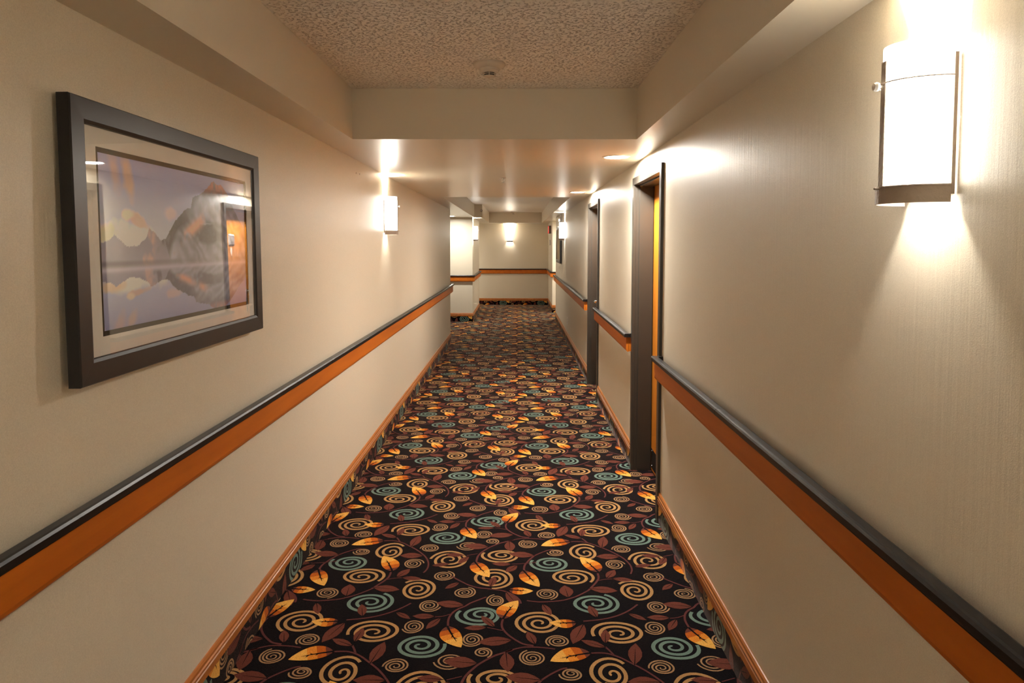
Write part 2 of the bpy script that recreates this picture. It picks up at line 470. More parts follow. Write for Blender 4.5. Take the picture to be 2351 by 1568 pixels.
ELEMS = []      # (verts Nx2, faces, material index, layer)
_rng = random.Random(5)
for kd, x0, y0, x1, y1, a, b, d, end, turns in SPIRALS:
    W = (0.0162, 0.0152, 0.0072)[kd]
    turns -= (0.25, 0.25, 0.2)[kd]
    a -= W*0.35; b -= W*0.35
    n = int((30, 30, 20)[kd]*turns); pts = []
    ph = _rng.random()*6
    for k in range(n+1):
        u = k/n
        th = math.radians(end) - d*2*PI*turns*(1-u)
        r = 0.07+(0.93)*u**0.86
        r *= 1+0.022*math.sin(3*th+ph)*u
        pts.append((x0+(x1-x0)*u+a*1.03*r*math.cos(th), y0+(y1-y0)*u+b*1.03*r*math.sin(th)))
    v, f = ribbon(pts, lambda u, W=W: W*(0.62+0.38*min(1, u*2.2))*(1.0 if u < 0.97 else 0.9))
    ELEMS.append((np.array(v), f, (1, 2, 3)[kd], 1))
for row in VINES:
    w = row[0]; p = [np.array(row[i:i+2]) for i in range(1, len(row), 2)]
    v, f = ribbon(catmull(p, 5), lambda u, w=w: 0.0085*w)
    ELEMS.append((np.array(v), f, 4, 2))
def leaf(bx, by, tx, ty, wl, wr, bands, bulge, layer, vein, base_round):
    B = np.array((bx, by)); T = np.array((tx, ty)); ax = T-B; L = np.linalg.norm(ax); ax = ax/L; nn = np.array((-ax[1], ax[0]))
    N = 16; mid = []
    def prof(t):
        if base_round: s = (math.sin(PI*min(1, t)**bulge))**0.8
        else: s = math.sin(PI*t)**0.9
        return max(0.0, s)
    ts = [k/N for k in range(N+1)]
    # bands split at exact positions
    cuts = [0.0]+[c for c, _ in bands]
    for bi in range(len(bands)):
        t0, t1 = cuts[bi], cuts[bi+1]; q = [t0+(t1-t0)*k/5 for k in range(6)]
        vs = []
        for t in q:
            p = B+ax*L*t; s = prof(t); skew = 0.12*L*s*(0 if bi < 0 else 1)*0
            vs += [p+nn*wl*s, p-nn*wr*s]
        ELEMS.append((np.array(vs), [(2*k, 2*k+1, 2*k+3, 2*k+2) for k in range(5)], bands[bi][1], layer))
    if vein:
        off = (wl-wr)*0.5*0.25
        pts = [B+ax*L*(-0.02)+nn*0, B+ax*L*0.25+nn*off, B+ax*L*0.5+nn*off*1.3, B+ax*L*0.74+nn*off]
        v, f = ribbon(catmull(pts, 3), lambda u: vein*(1-u)**0.7+0.0006)
        ELEMS.append((np.array(v), f, 0, layer+1))
        if base_round:
            for t, sg in ((0.30, 1), (0.42, -1), (0.52, 1)):
                p = B+ax*L*t+nn*off*1.1
                tri = [p, p+ax*L*0.07, p+ax*L*0.11+nn*sg*0.013]
                ELEMS.append((np.array(tri), [(0, 1, 2)], 0, layer+1))
for r in DARK_LEAVES:
    leaf(*r, [(1.0, 5)], 1, 3, 0.0035, False)
for r in GOLD_LEAVES:
    leaf(*r, [(0.16, 5), (0.36, 6), (0.58, 7), (1.0, 8)], 0.78, 5, 0.010, True)
EL_BB = [(e[0].min(0), e[0].max(0)) for e in ELEMS]

def pattern(u0, u1, v0, v1, place, du=0.0, dv=0.0, lift=0.00025):
    """all pattern polygons whose boxes touch the (u,v) window; place(u, v, h) -> xyz"""
    vs, fs, ms = [], [], []
    i0, i1 = int(math.floor((u0-du)/REPX))-2, int(math.ceil((u1-du)/REPX))+2
    j0, j1 = int(math.floor((v0-dv)/REPY))-5, int(math.ceil((v1-dv)/REPY))+2
    for i in range(i0, i1):
        for j in range(j0, j1):
            ox, oy = du+i*REPX, dv+j*REPY
            for (V, F, mi, lay), (lo, hi) in zip(ELEMS, EL_BB):
                if hi[0]+ox < u0 or lo[0]+ox > u1 or hi[1]+oy < v0 or lo[1]+oy > v1: continue
                o = len(vs); h = lift*lay
                vs += [place(float(p[0])+ox, float(p[1])+oy, h) for p in V]
                fs += [tuple(q+o for q in f) for f in F]; ms += [mi]*len(F)
    return vs, fs, ms

def clip(mb, planes):
    """cut away everything outside the given (point, normal) planes; normal points outward"""
    me = bpy.data.meshes.new('clip'); me.from_pydata(mb.v, [], mb.f); me.polygons.foreach_set('material_index', mb.m)
    bm = bmesh.new(); bm.from_mesh(me)
    for co, no in planes:
        bmesh.ops.bisect_plane(bm, geom=bm.verts[:]+bm.edges[:]+bm.faces[:], plane_co=co, plane_no=no, clear_outer=True, dist=1e-6)
    bm.verts.ensure_lookup_table(); bm.verts.index_update()
    out = MB(); out.v = [tuple(v.co) for v in bm.verts]
    for f in bm.faces: out.f.append(tuple(v.index for v in f.verts)); out.m.append(f.material_index)
    bm.free(); bpy.data.meshes.remove(me); return out

# floor: base slab plus the woven pattern on it
fl = MB()
fl.box(X_FARL, X_FARR, Y_BACK, Y_END+0.1, -0.05, 0.0, 0)
pt = MB()
for (u0, u1, v0, v1) in ((XL, XR, -1.2, Y_LCORNER), (-2.4, 2.0, Y_LCORNER, Y_END)):
    a, b, c = pattern(u0, u1, v0, v1, lambda u, v, h: (u, v, h))
    q = MB(); q.v = a; q.f = b; q.m = c
    q = clip(q, [((0, v0, 0), (0, -1, 0)), ((0, v1, 0), (0, 1, 0)), ((u0-0.003, 0, 0), (-1, 0, 0)), ((u1+0.003, 0, 0), (1, 0, 0))])
    pt.add(q.v, q.f); pt.m[-len(q.f):] = q.m
# carpet in the door recesses
for d in (D1, D2):
    a, b, c = pattern(XR+0.003, LEAF_X+0.05, d[0], d[1], lambda u, v, h: (u, v, h))
    q = MB(); q.v = a; q.f = b; q.m = c
    q = clip(q, [((XR+0.003, 0, 0), (-1, 0, 0)), ((LEAF_X+0.05, 0, 0), (1, 0, 0)), ((0, d[0]+.04, 0), (0, -1, 0)), ((0, d[1]-.04, 0), (0, 1, 0))])
    pt.add(q.v, q.f); pt.m[-len(q.f):] = q.m

def link_flat(name, mb, mats):
    me = bpy.data.meshes.new(name); me.from_pydata(mb.v, [], mb.f)
    for m in mats: me.materials.append(m)
    me.polygons.foreach_set('material_index', mb.m); me.update()
    o = bpy.data.objects.new(name, me); COL.objects.link(o); return o
fl.add(pt.v, pt.f); fl.m[-len(pt.f):] = pt.m
floor = link_flat('floor', fl, CARPET)
tag(floor, 'dark patterned carpet with teal and tan spirals and gold leaves', 'carpet', kind='structure')

# carpet turned up the foot of each wall
COVE_T, COVE_H = 0.009, 0.114
def cove(name, path, side, du):
    mb = MB(); sweep(mb, path, [(0, 0), (COVE_T, 0), (COVE_T, COVE_H), (0, COVE_H)], side)
    for k in range(len(path)-1):
        p = Vector(path[k]); q = Vector(path[k+1]); L = (q-p).length; t = (q-p)/L; nn = Vector((-t.y, t.x))*side
        place = lambda u, v, h: (p.x+t.x*u+nn.x*(COVE_T+h), p.y+t.y*u+nn.y*(COVE_T+h), v)
        a, b, c = pattern(-0.01, L+0.01, 0.0, COVE_H, place, du+0.31*k, -2.59)
        g = MB(); g.v = a; g.f = b; g.m = c
        if not a: continue
        g = clip(g, [((0, 0, 0.001), (0, 0, -1)), ((0, 0, COVE_H), (0, 0, 1)), ((p.x, p.y, 0), (-t.x, -t.y, 0)), ((q.x, q.y, 0), (t.x, t.y, 0))])
        mb.add(g.v, g.f); mb.m[-len(g.f):] = g.m
    o = link_flat(name, mb, CARPET)
    return tag(o, None, None, None, 'structure')

BASE_PROF = [(0, .112), (.015, .112), (.015, .138), (.0115, .141), (.0145, .146), (.0145, .153), (.0105, .157), (.0105, .168), (.006, .1755), (.002, .177), (0, .177)]
PATHS = {   # wall lines: (path, side)
    'left':        ([(XL, -1.6), (XL, Y_LCORNER), (X_FARL, Y_LCORNER)], -1),
    'right_near':  ([(XR, -1.6), (XR, D1[0])], 1),
    'right_mid':   ([(XR, D1[1]), (XR, D2[0])], 1),
    'right_far':   ([(XR, D2[1]), (XR, Y_RCORNER), (X_FARR, Y_RCORNER)], 1),
    'pier':        ([(X_FARL, Y_PIER0), (X_PIER, Y_PIER0), (X_PIER, Y_PIER1), (X_FARL, Y_PIER1)], -1),
    'end':         ([(X_FARL, Y_END), (X_RPIER, Y_END), (X_RPIER, Y_RPIER), (X_FARR, Y_RPIER)], -1),
}
for n, (nm, (path, side)) in enumerate(PATHS.items()):
    cove('trim_%d' % (n+1), path, side, (0.15, 0.62, 0.35, 0.8, 0.55, 0.27)[n])
    mb = MB(); sweep(mb, path, BASE_PROF, side)
    struct('baseboard_'+nm, mb, M['trim_wood'])

# ------------------------------------------------------------ walls
w = MB()
w.box(XL-0.35, XL, Y_BACK, Y_LCORNER, -0.05, 2.75)
w.box(X_FARL-0.2, XL-0.30, Y_LCORNER-0.35, Y_LCORNER, -0.05, 2.75)
struct('wall_left', w, M['wall'])
w = MB(); T = 0.34
w.box(XR, XR+T, Y_BACK, D1[0]+0.02, -0.05, 2.75)
w.box(XR, XR+T, D1[0]+0.02, D1[1]-0.02, DOOR_TOP-0.02, 2.75)
w.box(XR, XR+T, D1[1]-0.02, D2[0]+0.02, -0.05, 2.75)
w.box(XR, XR+T, D2[0]+0.02, D2[1]-0.02, DOOR_TOP-0.02, 2.75)
w.box(XR, XR+T, D2[1]-0.02, Y_RCORNER, -0.05, 2.75)
w.box(XR+T, X_FARR+0.2, Y_RCORNER-0.35, Y_RCORNER, -0.05, 2.75)
struct('wall_right', w, M['wall'])
w = MB(); w.box(X_FARL, X_PIER, Y_PIER0, Y_PIER1, -0.05, 2.75); struct('wall_pier', w, M['wall'])
w = MB(); w.box(X_FARL-0.2, X_FARR+0.2, Y_END, Y_END+0.25, -0.05, 2.75); struct('wall_end', w, M['wall'])
w = MB(); w.box(X_RPIER, X_FARR, Y_RPIER, Y_END, -0.05, 2.75); struct('wall_right_pier', w, M['wall'])
w = MB(); w.box(X_FARL-0.2, X_FARL, Y_LCORNER, Y_END, -0.05, 2.75); struct('wall_alcove_left', w, M['wall'])
w = MB(); w.box(X_FARR, X_FARR+0.2, Y_RCORNER, Y_END, -0.05, 2.75); struct('wall_alcove_right', w, M['wall'])
w = MB(); w.box(XL-0.3, XR+0.3, Y_BACK-0.2, Y_BACK, -0.05, 2.75); struct('wall_back', w, M['wall'])

# ------------------------------------------------------------ ceiling: raised stippled panels and lowered satin soffits
c = MB(); c.box(XL-0.3, XR+0.3, Y_BACK, Y1+0.5, CEI, CEI+0.08); c.box(XL-0.3, XR+0.3, Y1+0.5, Y_END, CEI, CEI+0.08, 1)
struct('ceiling', c, [M['popcorn'], M['flat_ceiling']])
c = MB(); Z0, Z1 = SOF, CEI+0.04
c.box(XL-0.3, SXL, Y_BACK, Y1, Z0, Z1)
c.box(SXR, XR+0.3, Y_BACK, Y1, Z0, Z1)
c.box(SXL, SXR, Y_BACK, -2.6, Z0, Z1)
c.box(XL-0.3, XR+0.3, Y1, Y2, Z0, Z1)
c.box(XL-0.3, SXL, Y2, Y_PIER0, Z0, Z1)
c.box(X_FARL, XL-0.3, Y_LCORNER-0.1, Y_END, Z0, Z1)
c.box(XL-0.3, -0.727, Y_PIER0, Y_DROP, Z0, Z1)
c.box(0.636, XR+0.3, Y2, Y_DROP, Z0, Z1)
c.box(XR+0.3, X_FARR, Y_RCORNER-0.1, Y_END, Z0, Z1)
c.box(XL-0.3, XR+0.3, Y_DROP, Y_END, Z0, Z1)
struct('ceiling', c, M['soffit'])

# ------------------------------------------------------------ doors in the right wall
def make_door(n, d, label, number, hand=1):
    y0, y1 = d; yc = (y0+y1)/2
    root = thing('door_%d' % n, label, 'door', (XR, yc, 0), kind='structure')
    a, b = y0-yc, y1-yc            # local outer edges
    F = MB(); cw = 0.05
    # casing face, jamb lining and stop as three open-bottomed frames (x is measured from the wall face)
    def ring(x0, x1, o0, o1, ot, i0, i1, it, mi=0):
        F.box(x0, x1, o0, i0, 0, ot, mi); F.box(x0, x1, i1, o1, 0, ot, mi); F.box(x0, x1, i0, i1, it, ot, mi)
    ring(-0.016, 0.004, a, b, DOOR_TOP, a+cw, b-cw, DOOR_IN)
    ring(0.004, 0.170, a+0.022, b-0.022, DOOR_TOP-0.024, a+cw, b-cw, DOOR_IN)
    ring(0.026, 0.124, a+cw, b-cw, DOOR_IN, a+cw+0.008, b-cw-0.008, DOOR_IN-0.010)
    F.build('frame', M['door_paint'], root, bevel=0.0015, seg=2)
    L = MB(); L.box(LEAF_X-XR, LEAF_X-XR+0.045, a+cw+0.002, b-cw-0.002, 0.012, DOOR_IN-0.002)
    L.build('leaf', M['door_wood'], root)
    x = LEAF_X-XR
    K = MB(); K.box(x-0.0015, x, a+cw+0.012, b-cw-0.012, 0.03, 0.165)
    K.build('kick_plate', M['kick'], root)
    s = MB()
    for yy in (a+cw+0.03, a+cw+0.24, b-cw-0.24, b-cw-0.03):
        for zz in (0.045, 0.150): s.lathe([(0.004, x-0.0015), (0.004, x-0.003), (0.0015, x-0.0035)], 10, 0, (0, yy, zz), 'x')
    s.build('plate_screws', M['steel'], root, smooth=True)
    # lever set near the far edge, separate lock above it
    ly = hand*(b-cw-0.07); lz = 0.965    # hand: +1 lever on the far side, -1 on the near side
    h = MB(); h.lathe([(0.0, x), (0.027, x), (0.027, x-0.006), (0.012, x-0.010), (0.010, x-0.078), (0.0, x-0.078)], 20, 0, (0, ly, lz), 'x', cap=False)
    h.tube([(x-0.070, ly+hand*0.008, lz), (x-0.080, ly-hand*0.012, lz), (x-0.082, ly-hand*0.04, lz), (x-0.078, ly-hand*0.115, lz-0.003)], 0.0095, 10)
    h.build('lever_handle', M['steel'], root, smooth=True)
    h = MB(); h.box(x-0.004, x, ly-0.022, ly+0.022, 0.885, 1.045)
    h.build('lock_plate', M['steel'], root, bevel=0.002)
    h = MB(); h.lathe([(0.0, x), (0.024, x), (0.022, x-0.010), (0.012, x-0.012), (0.010, x-0.026), (0.0, x-0.028)], 20, 0, (0, ly, 1.12), 'x', cap=False)
    h.tube([(x-0.022, ly, 1.12), (x-0.026, ly-hand*0.045, 1.12)], 0.006, 8)
    h.build('deadbolt', M['steel'], root, smooth=True)
    # bevelled number plate: silver rim, grey face, raised figures
    sy, sz = (a+b)/2, 1.700
    q = MB(); w2, h2, w1, h1 = 0.070, 0.062, 0.056, 0.048
    vs = [(x, sy-w2, sz-h2), (x, sy+w2, sz-h2), (x, sy+w2, sz+h2), (x, sy-w2, sz+h2),
          (x-0.014, sy-w1, sz-h1), (x-0.014, sy+w1, sz-h1), (x-0.014, sy+w1, sz+h1), (x-0.014, sy-w1, sz+h1)]
    q.add(vs, [(0, 1, 5, 4), (1, 2, 6, 5), (2, 3, 7, 6), (3, 0, 4, 7), (4, 5, 6, 7), (0, 3, 2, 1)])
    sg = q.build('number_plate', M['sign_silver'], root)
    q = MB(); q.box(x-0.0155, x-0.0138, sy-w1+0.006, sy+w1-0.006, sz-h1+0.006, sz+h1-0.006)
    q.build('plate_face', M['sign_grey'], sg)
    mt = Matrix.Translation((x-0.0162, sy, sz+0.004)) @ Matrix(((0, 0, -1, 0), (-1, 0, 0, 0), (0, 1, 0, 0), (0, 0, 0, 1)))
    text_mesh(number, 0.062, 0.0006, M['white_plastic'], 'number', sg, mt)
    # pale card and peephole under it
    q = MB(); n_ = 24
    ring1 = [(x-0.0012, sy+0.024*math.cos(2*PI*i/n_), 1.578+0.040*math.sin(2*PI*i/n_)) for i in range(n_)]
    ring0 = [(x, p[1], p[2]) for p in ring1]
    q.add(ring1+ring0, [tuple(range(n_)), tuple(range(2*n_-1, n_-1, -1))]+[(i, (i+1) % n_, n_+(i+1) % n_, n_+i) for i in range(n_)])
    q.build('oval_card', M['pink_paper'], root)
    q = MB(); q.lathe([(0.0, x), (0.008, x), (0.008, x-0.003), (0.004, x-0.004), (0.0, x-0.0035)], 16, 0, (0, sy, 1.52), 'x', cap=False)
    q.build('peephole', M['steel'], root, smooth=True)
    return root
make_door(1, D1, 'orange wooden door in a deep grey frame, nearer of the two on the right wall', '11', -1)
make_door(2, D2, 'recessed door with a grey frame and steel lever, farther of the two', '13')

# ------------------------------------------------------------ handrails
CAP = [(.022, .945), (.060, .945), (.061, .949), (.061, .964), (.057, .970), (.050, .971), (.030, .971), (.024, .968), (.022, .963)]
BOARD = [(.025, .9445), (.025, .842), (.0285, .838), (.035, .839), (.0415, .846), (.045, .857), (.045, .9445)]
def handrail(path, side, label, ends=(True, True), joints=(), group=None):
    c0 = path[0]
    root = thing('handrail', label, 'handrail', (c0[0], c0[1], 0), group=group)
    rel = [(p[0]-c0[0], p[1]-c0[1]) for p in path]
    # cap strips (split where the photo shows a joint), wooden board, returns to the wall
    cuts = [rel[0]]; segs = []; cur = [rel[0]]
    for p in rel[1:]:
        a = Vector(cur[-1]); b = Vector(p)
        for j in joints:
            t = (j-c0[1]-a.y)/(b.y-a.y) if abs(b.y-a.y) > 1e-6 else -1
            if 0 < t < 1:
                q = a+(b-a)*t; dd = (b-a).normalized()*0.0012
                cur.append(tuple(q-dd)); segs.append(cur); cur = [tuple(q+dd)]
        cur.append(p)
    segs.append(cur)
    for sg in segs:
        m = MB(); sweep(m, sg, CAP, side); m.build('cap', M['black_cap'], root)
    def moved(p, q, d):
        a = Vector(p); b = Vector(q); t = (b-a).normalized(); return tuple(a+t*d)
    br = list(rel)
    if ends[0]: br[0] = moved(rel[0], rel[1], 0.016)
    if ends[1]: br[-1] = moved(rel[-1], rel[-2], 0.016)
    m = MB(); sweep(m, br, BOARD, side); m.build('board', M['orange_wood'], root)
    for e, (i, j) in enumerate(((0, 1), (-1, -2))):
        if not ends[e]: continue
        s2 = side if e == 0 else side
        p0 = rel[i]; p1 = moved(rel[i], rel[j], 0.038)
        pa, pb = (p0, p1) if e == 0 else (p1, p0)
        m = MB(); sweep(m, [pa, pb], [(0, .945), (.024, .945), (.024, .971), (0, .971)], s2); m.build('cap_return', M['black_cap'], root)
        p0 = moved(rel[i], rel[j], 0.016); p1 = moved(rel[i], rel[j], 0.038)
        pa, pb = (p0, p1) if e == 0 else (p1, p0)
        m = MB(); sweep(m, [pa, pb], [(0, .842), (.027, .842), (.027, .9445), (0, .9445)], s2); m.build('end_return', M['orange_wood'], root)
    # brackets to the wall, one every 1.6 m
    for k in range(len(rel)-1):
        a = Vector(rel[k]); b = Vector(rel[k+1]); L = (b-a).length; t = (b-a)/L
        s = 0.4
        while s < L-0.2:
            p = a+t*s; m = MB()
            sweep(m, [tuple(p-t*0.015), tuple(p+t*0.015)], [(0, .870), (.0245, .880), (.0245, .930), (0, .935)], side)
            m.build('wall_bracket', M['black_cap'], root); s += 1.6
    return root
handrail([(XL, -1.6), (XL, 11.06)], -1, 'long black-capped wooden handrail below the large picture on the left wall', (True, True), (3.745,))
handrail([(XR, -1.6), (XR, 3.885)], 1, 'black-capped wooden handrail under the big bright lamp on the right', (True, True), (2.62,))
handrail([(XR, 4.855), (XR, 6.93)], 1, 'short black-capped wooden handrail between the two right-hand doors')
handrail([(XR, 7.93), (XR, 14.55)], 1, 'black-capped wooden handrail beyond the farther door, above the outlet')
handrail([(X_FARL, Y_PIER0), (X_PIER, Y_PIER0), (X_PIER, 16.66)], -1, 'bright orange handrail wrapping the white wall corner on the left', (False, True))
handrail([(X_FARL, Y_END), (X_RPIER, Y_END), (X_RPIER, Y_RPIER), (X_FARR, Y_RPIER)], -1, 'dark handrail running across the far end wall', (False, False))
# ------------------------------------------------------------ wall lamps
def make_sconce(label, loc, rz, group='wall lamps'):
    """local axes: x out of the wall, y along it, z up"""
    root = thing('wall_lamp', label, 'wall lamp', loc, (0, 0, rz), group)
    A, B = 0.070, 0.086; z0, z1 = 1.697, 1.995
    n = 28
    def arc(a, b, x0=0.012): return [(x0+b*math.sin(PI*i/n), a*math.cos(PI*i/n)) for i in range(n+1)]
    def shell(m, a, b, th, za, zb, x0=0.012):
        o = arc(a, b, x0); i_ = arc(a-th, b-th, x0); vs = []
        for z in (za, zb):
            vs += [(p[0], p[1], z) for p in o]+[(p[0], p[1], z) for p in i_]
        k = n+1; fs = []
        for q in range(n):
            fs += [(q, q+1, 2*k+q+1, 2*k+q), (k+q+1, k+q, 3*k+q, 3*k+q+1), (q+1, q, k+q, k+q+1), (2*k+q, 2*k+q+1, 3*k+q+1, 3*k+q)]
        fs += [(0, 2*k, 3*k, k), (n, k+n, 3*k+n, 2*k+n)]
        m.add(vs, fs)
    m = MB(); shell(m, A, B, 0.004, z0, z1); m.build('glass_shade', M['shade'], root, smooth=True)
    m = MB(); m.box(0, 0.010, -0.066, 0.066, 1.70, 1.96); m.build('back_plate', M['white_plastic'], root)
    m = MB(); shell(m, A+0.008, B+0.008, 0.0035, 1.685, 1.720); m.build('metal_band', M['bronze'], root, smooth=True)
    m = MB(); m.box(0.012+B+0.003, 0.012+B+0.0065, -0.008, 0.008, 1.700, 1.965)
    m.build('front_bar', M['bronze'], root, bevel=0.0008)
    for s in (1, -1):
        m = MB(); m.box(0.004, 0.011, s*(A+0.003), s*(A+0.0065), 1.700, 1.965)
        m.build('side_bar', M['bronze'], root, bevel=0.0008)
    for zz, rr in ((1.922, 0.0014), (1.718, 0.0020)):
        m = MB(); m.tube([(p[0], p[1], zz) for p in arc(A+0.008, B+0.008)], rr, 6); m.build('hoop', M['bronze'], root, smooth=True)
    m = MB(); m.lathe([(0.0, B+0.018), (0.0035, B+0.018), (0.0035, B+0.026), (0.008, B+0.027), (0.0095, B+0.032), (0.007, B+0.037), (0, B+0.038)], 14, 0, (0, 0, 1.916), 'x', cap=False)
    m.build('knob', M['white_plastic'], root, smooth=True)
    m = MB(); m.lathe([(0.0, B+0.018), (0.003, B+0.018), (0.003, B+0.030), (0, B+0.032)], 10, 0, (0, 0, 1.716), 'x', cap=False)
    m.build('knob', M['bronze'], root, smooth=True)
    # unseen baffle, added to block light between the upper and the lower bulb
    m = MB(); m.lathe([(0.0, 1.818), (0.040, 1.818), (0.040, 1.812), (0.0, 1.812)], 20, 0, (0.050, 0, 0), cap=False)
    m.build('bulb_baffle', M['white_plastic'], root)
    for watts, z in ((UP_WATTS, 1.850), (DOWN_WATTS, 1.795)):
        ld = bpy.data.lights.new('bulb', 'POINT'); ld.energy = watts; ld.color = LAMP_COLOR; ld.shadow_soft_size = 0.014
        lo = bpy.data.objects.new('bulb', ld); COL.objects.link(lo); lo.parent = root; lo.location = (0.048, 0, z)
    return root
first = make_sconce('large bright white glass wall lamp, nearest, high on the right wall', (XR, 1.375, 0), PI)
for label, loc, rz in (
    ('glowing white glass wall lamp on the left wall beyond the picture', (XL, 5.605, 0), 0.0),
    ('glowing white wall lamp in front of the small framed picture, right wall', (XR, 11.90, 0), PI),
    ('small glowing wall lamp on the white corner pier at the left', (X_PIER, 14.42, 0), 0.0),
    ('small glowing wall lamp centred on the far end wall', (-0.194, Y_END, 0), -PI/2),
    ('added wall lamp, unseen behind the viewer on the left wall', (XL, -1.45, 0), 0.0),  # out of view, added to brighten the near walls
    ('added wall lamp, unseen behind the viewer on the right wall', (XR, -2.9, 0), PI)):  # also an added, unseen lamp for the near end
    c = copy_tree(first); c.location = loc; c.rotation_euler = (0, 0, rz); c['label'] = label

# ------------------------------------------------------------ recessed ceiling lamps
def make_downlight(label, x, y, lens='lens'):
    root = thing('recessed_lamp', label, 'ceiling lamp', (x, y, SOF), group='recessed ceiling lamps')
    m = MB(); m.lathe([(0.066, -0.0005), (0.070, -0.004), (0.082, -0.006), (0.089, -0.004), (0.090, 0.0), (0.066, 0.001)], 40, cap=False)
    m.build('trim_ring', M['white_plastic'], root, smooth=True)
    m = MB(); m.lathe([(0.0, -0.0030), (0.040, -0.0028), (0.066, -0.0015), (0.067, 0.0), (0.0, 0.0)], 40, cap=False)
    m.build('lens', M[lens], root, smooth=True)
    return root
d0 = make_downlight('round recessed ceiling lamp above the nearer door', 0.640, 4.454)
for label, x, y in (('round recessed ceiling lamp above the farther door', 0.650, 7.40),
                    ('added ceiling lamp, unseen behind the viewer, left side', -0.5, -3.3), ('added ceiling lamp, unseen behind the viewer, right side', 0.5, -3.3),  # both added out of view to lift the near walls
                    ('added lamp over the right alcove, hidden from the corridor', 1.55, 15.4),  # unseen source, added to light the far end
                    ):
    c = copy_tree(d0); c.location = (x, y, SOF); c['label'] = label

make_downlight('round recessed lamp over the left alcove', -1.301, 13.55, 'dim_lens')
make_downlight('added lamp in the left passage, hidden behind the pier', -2.3, 17.3, 'dim_lens')  # added out of sight to brighten the end wall

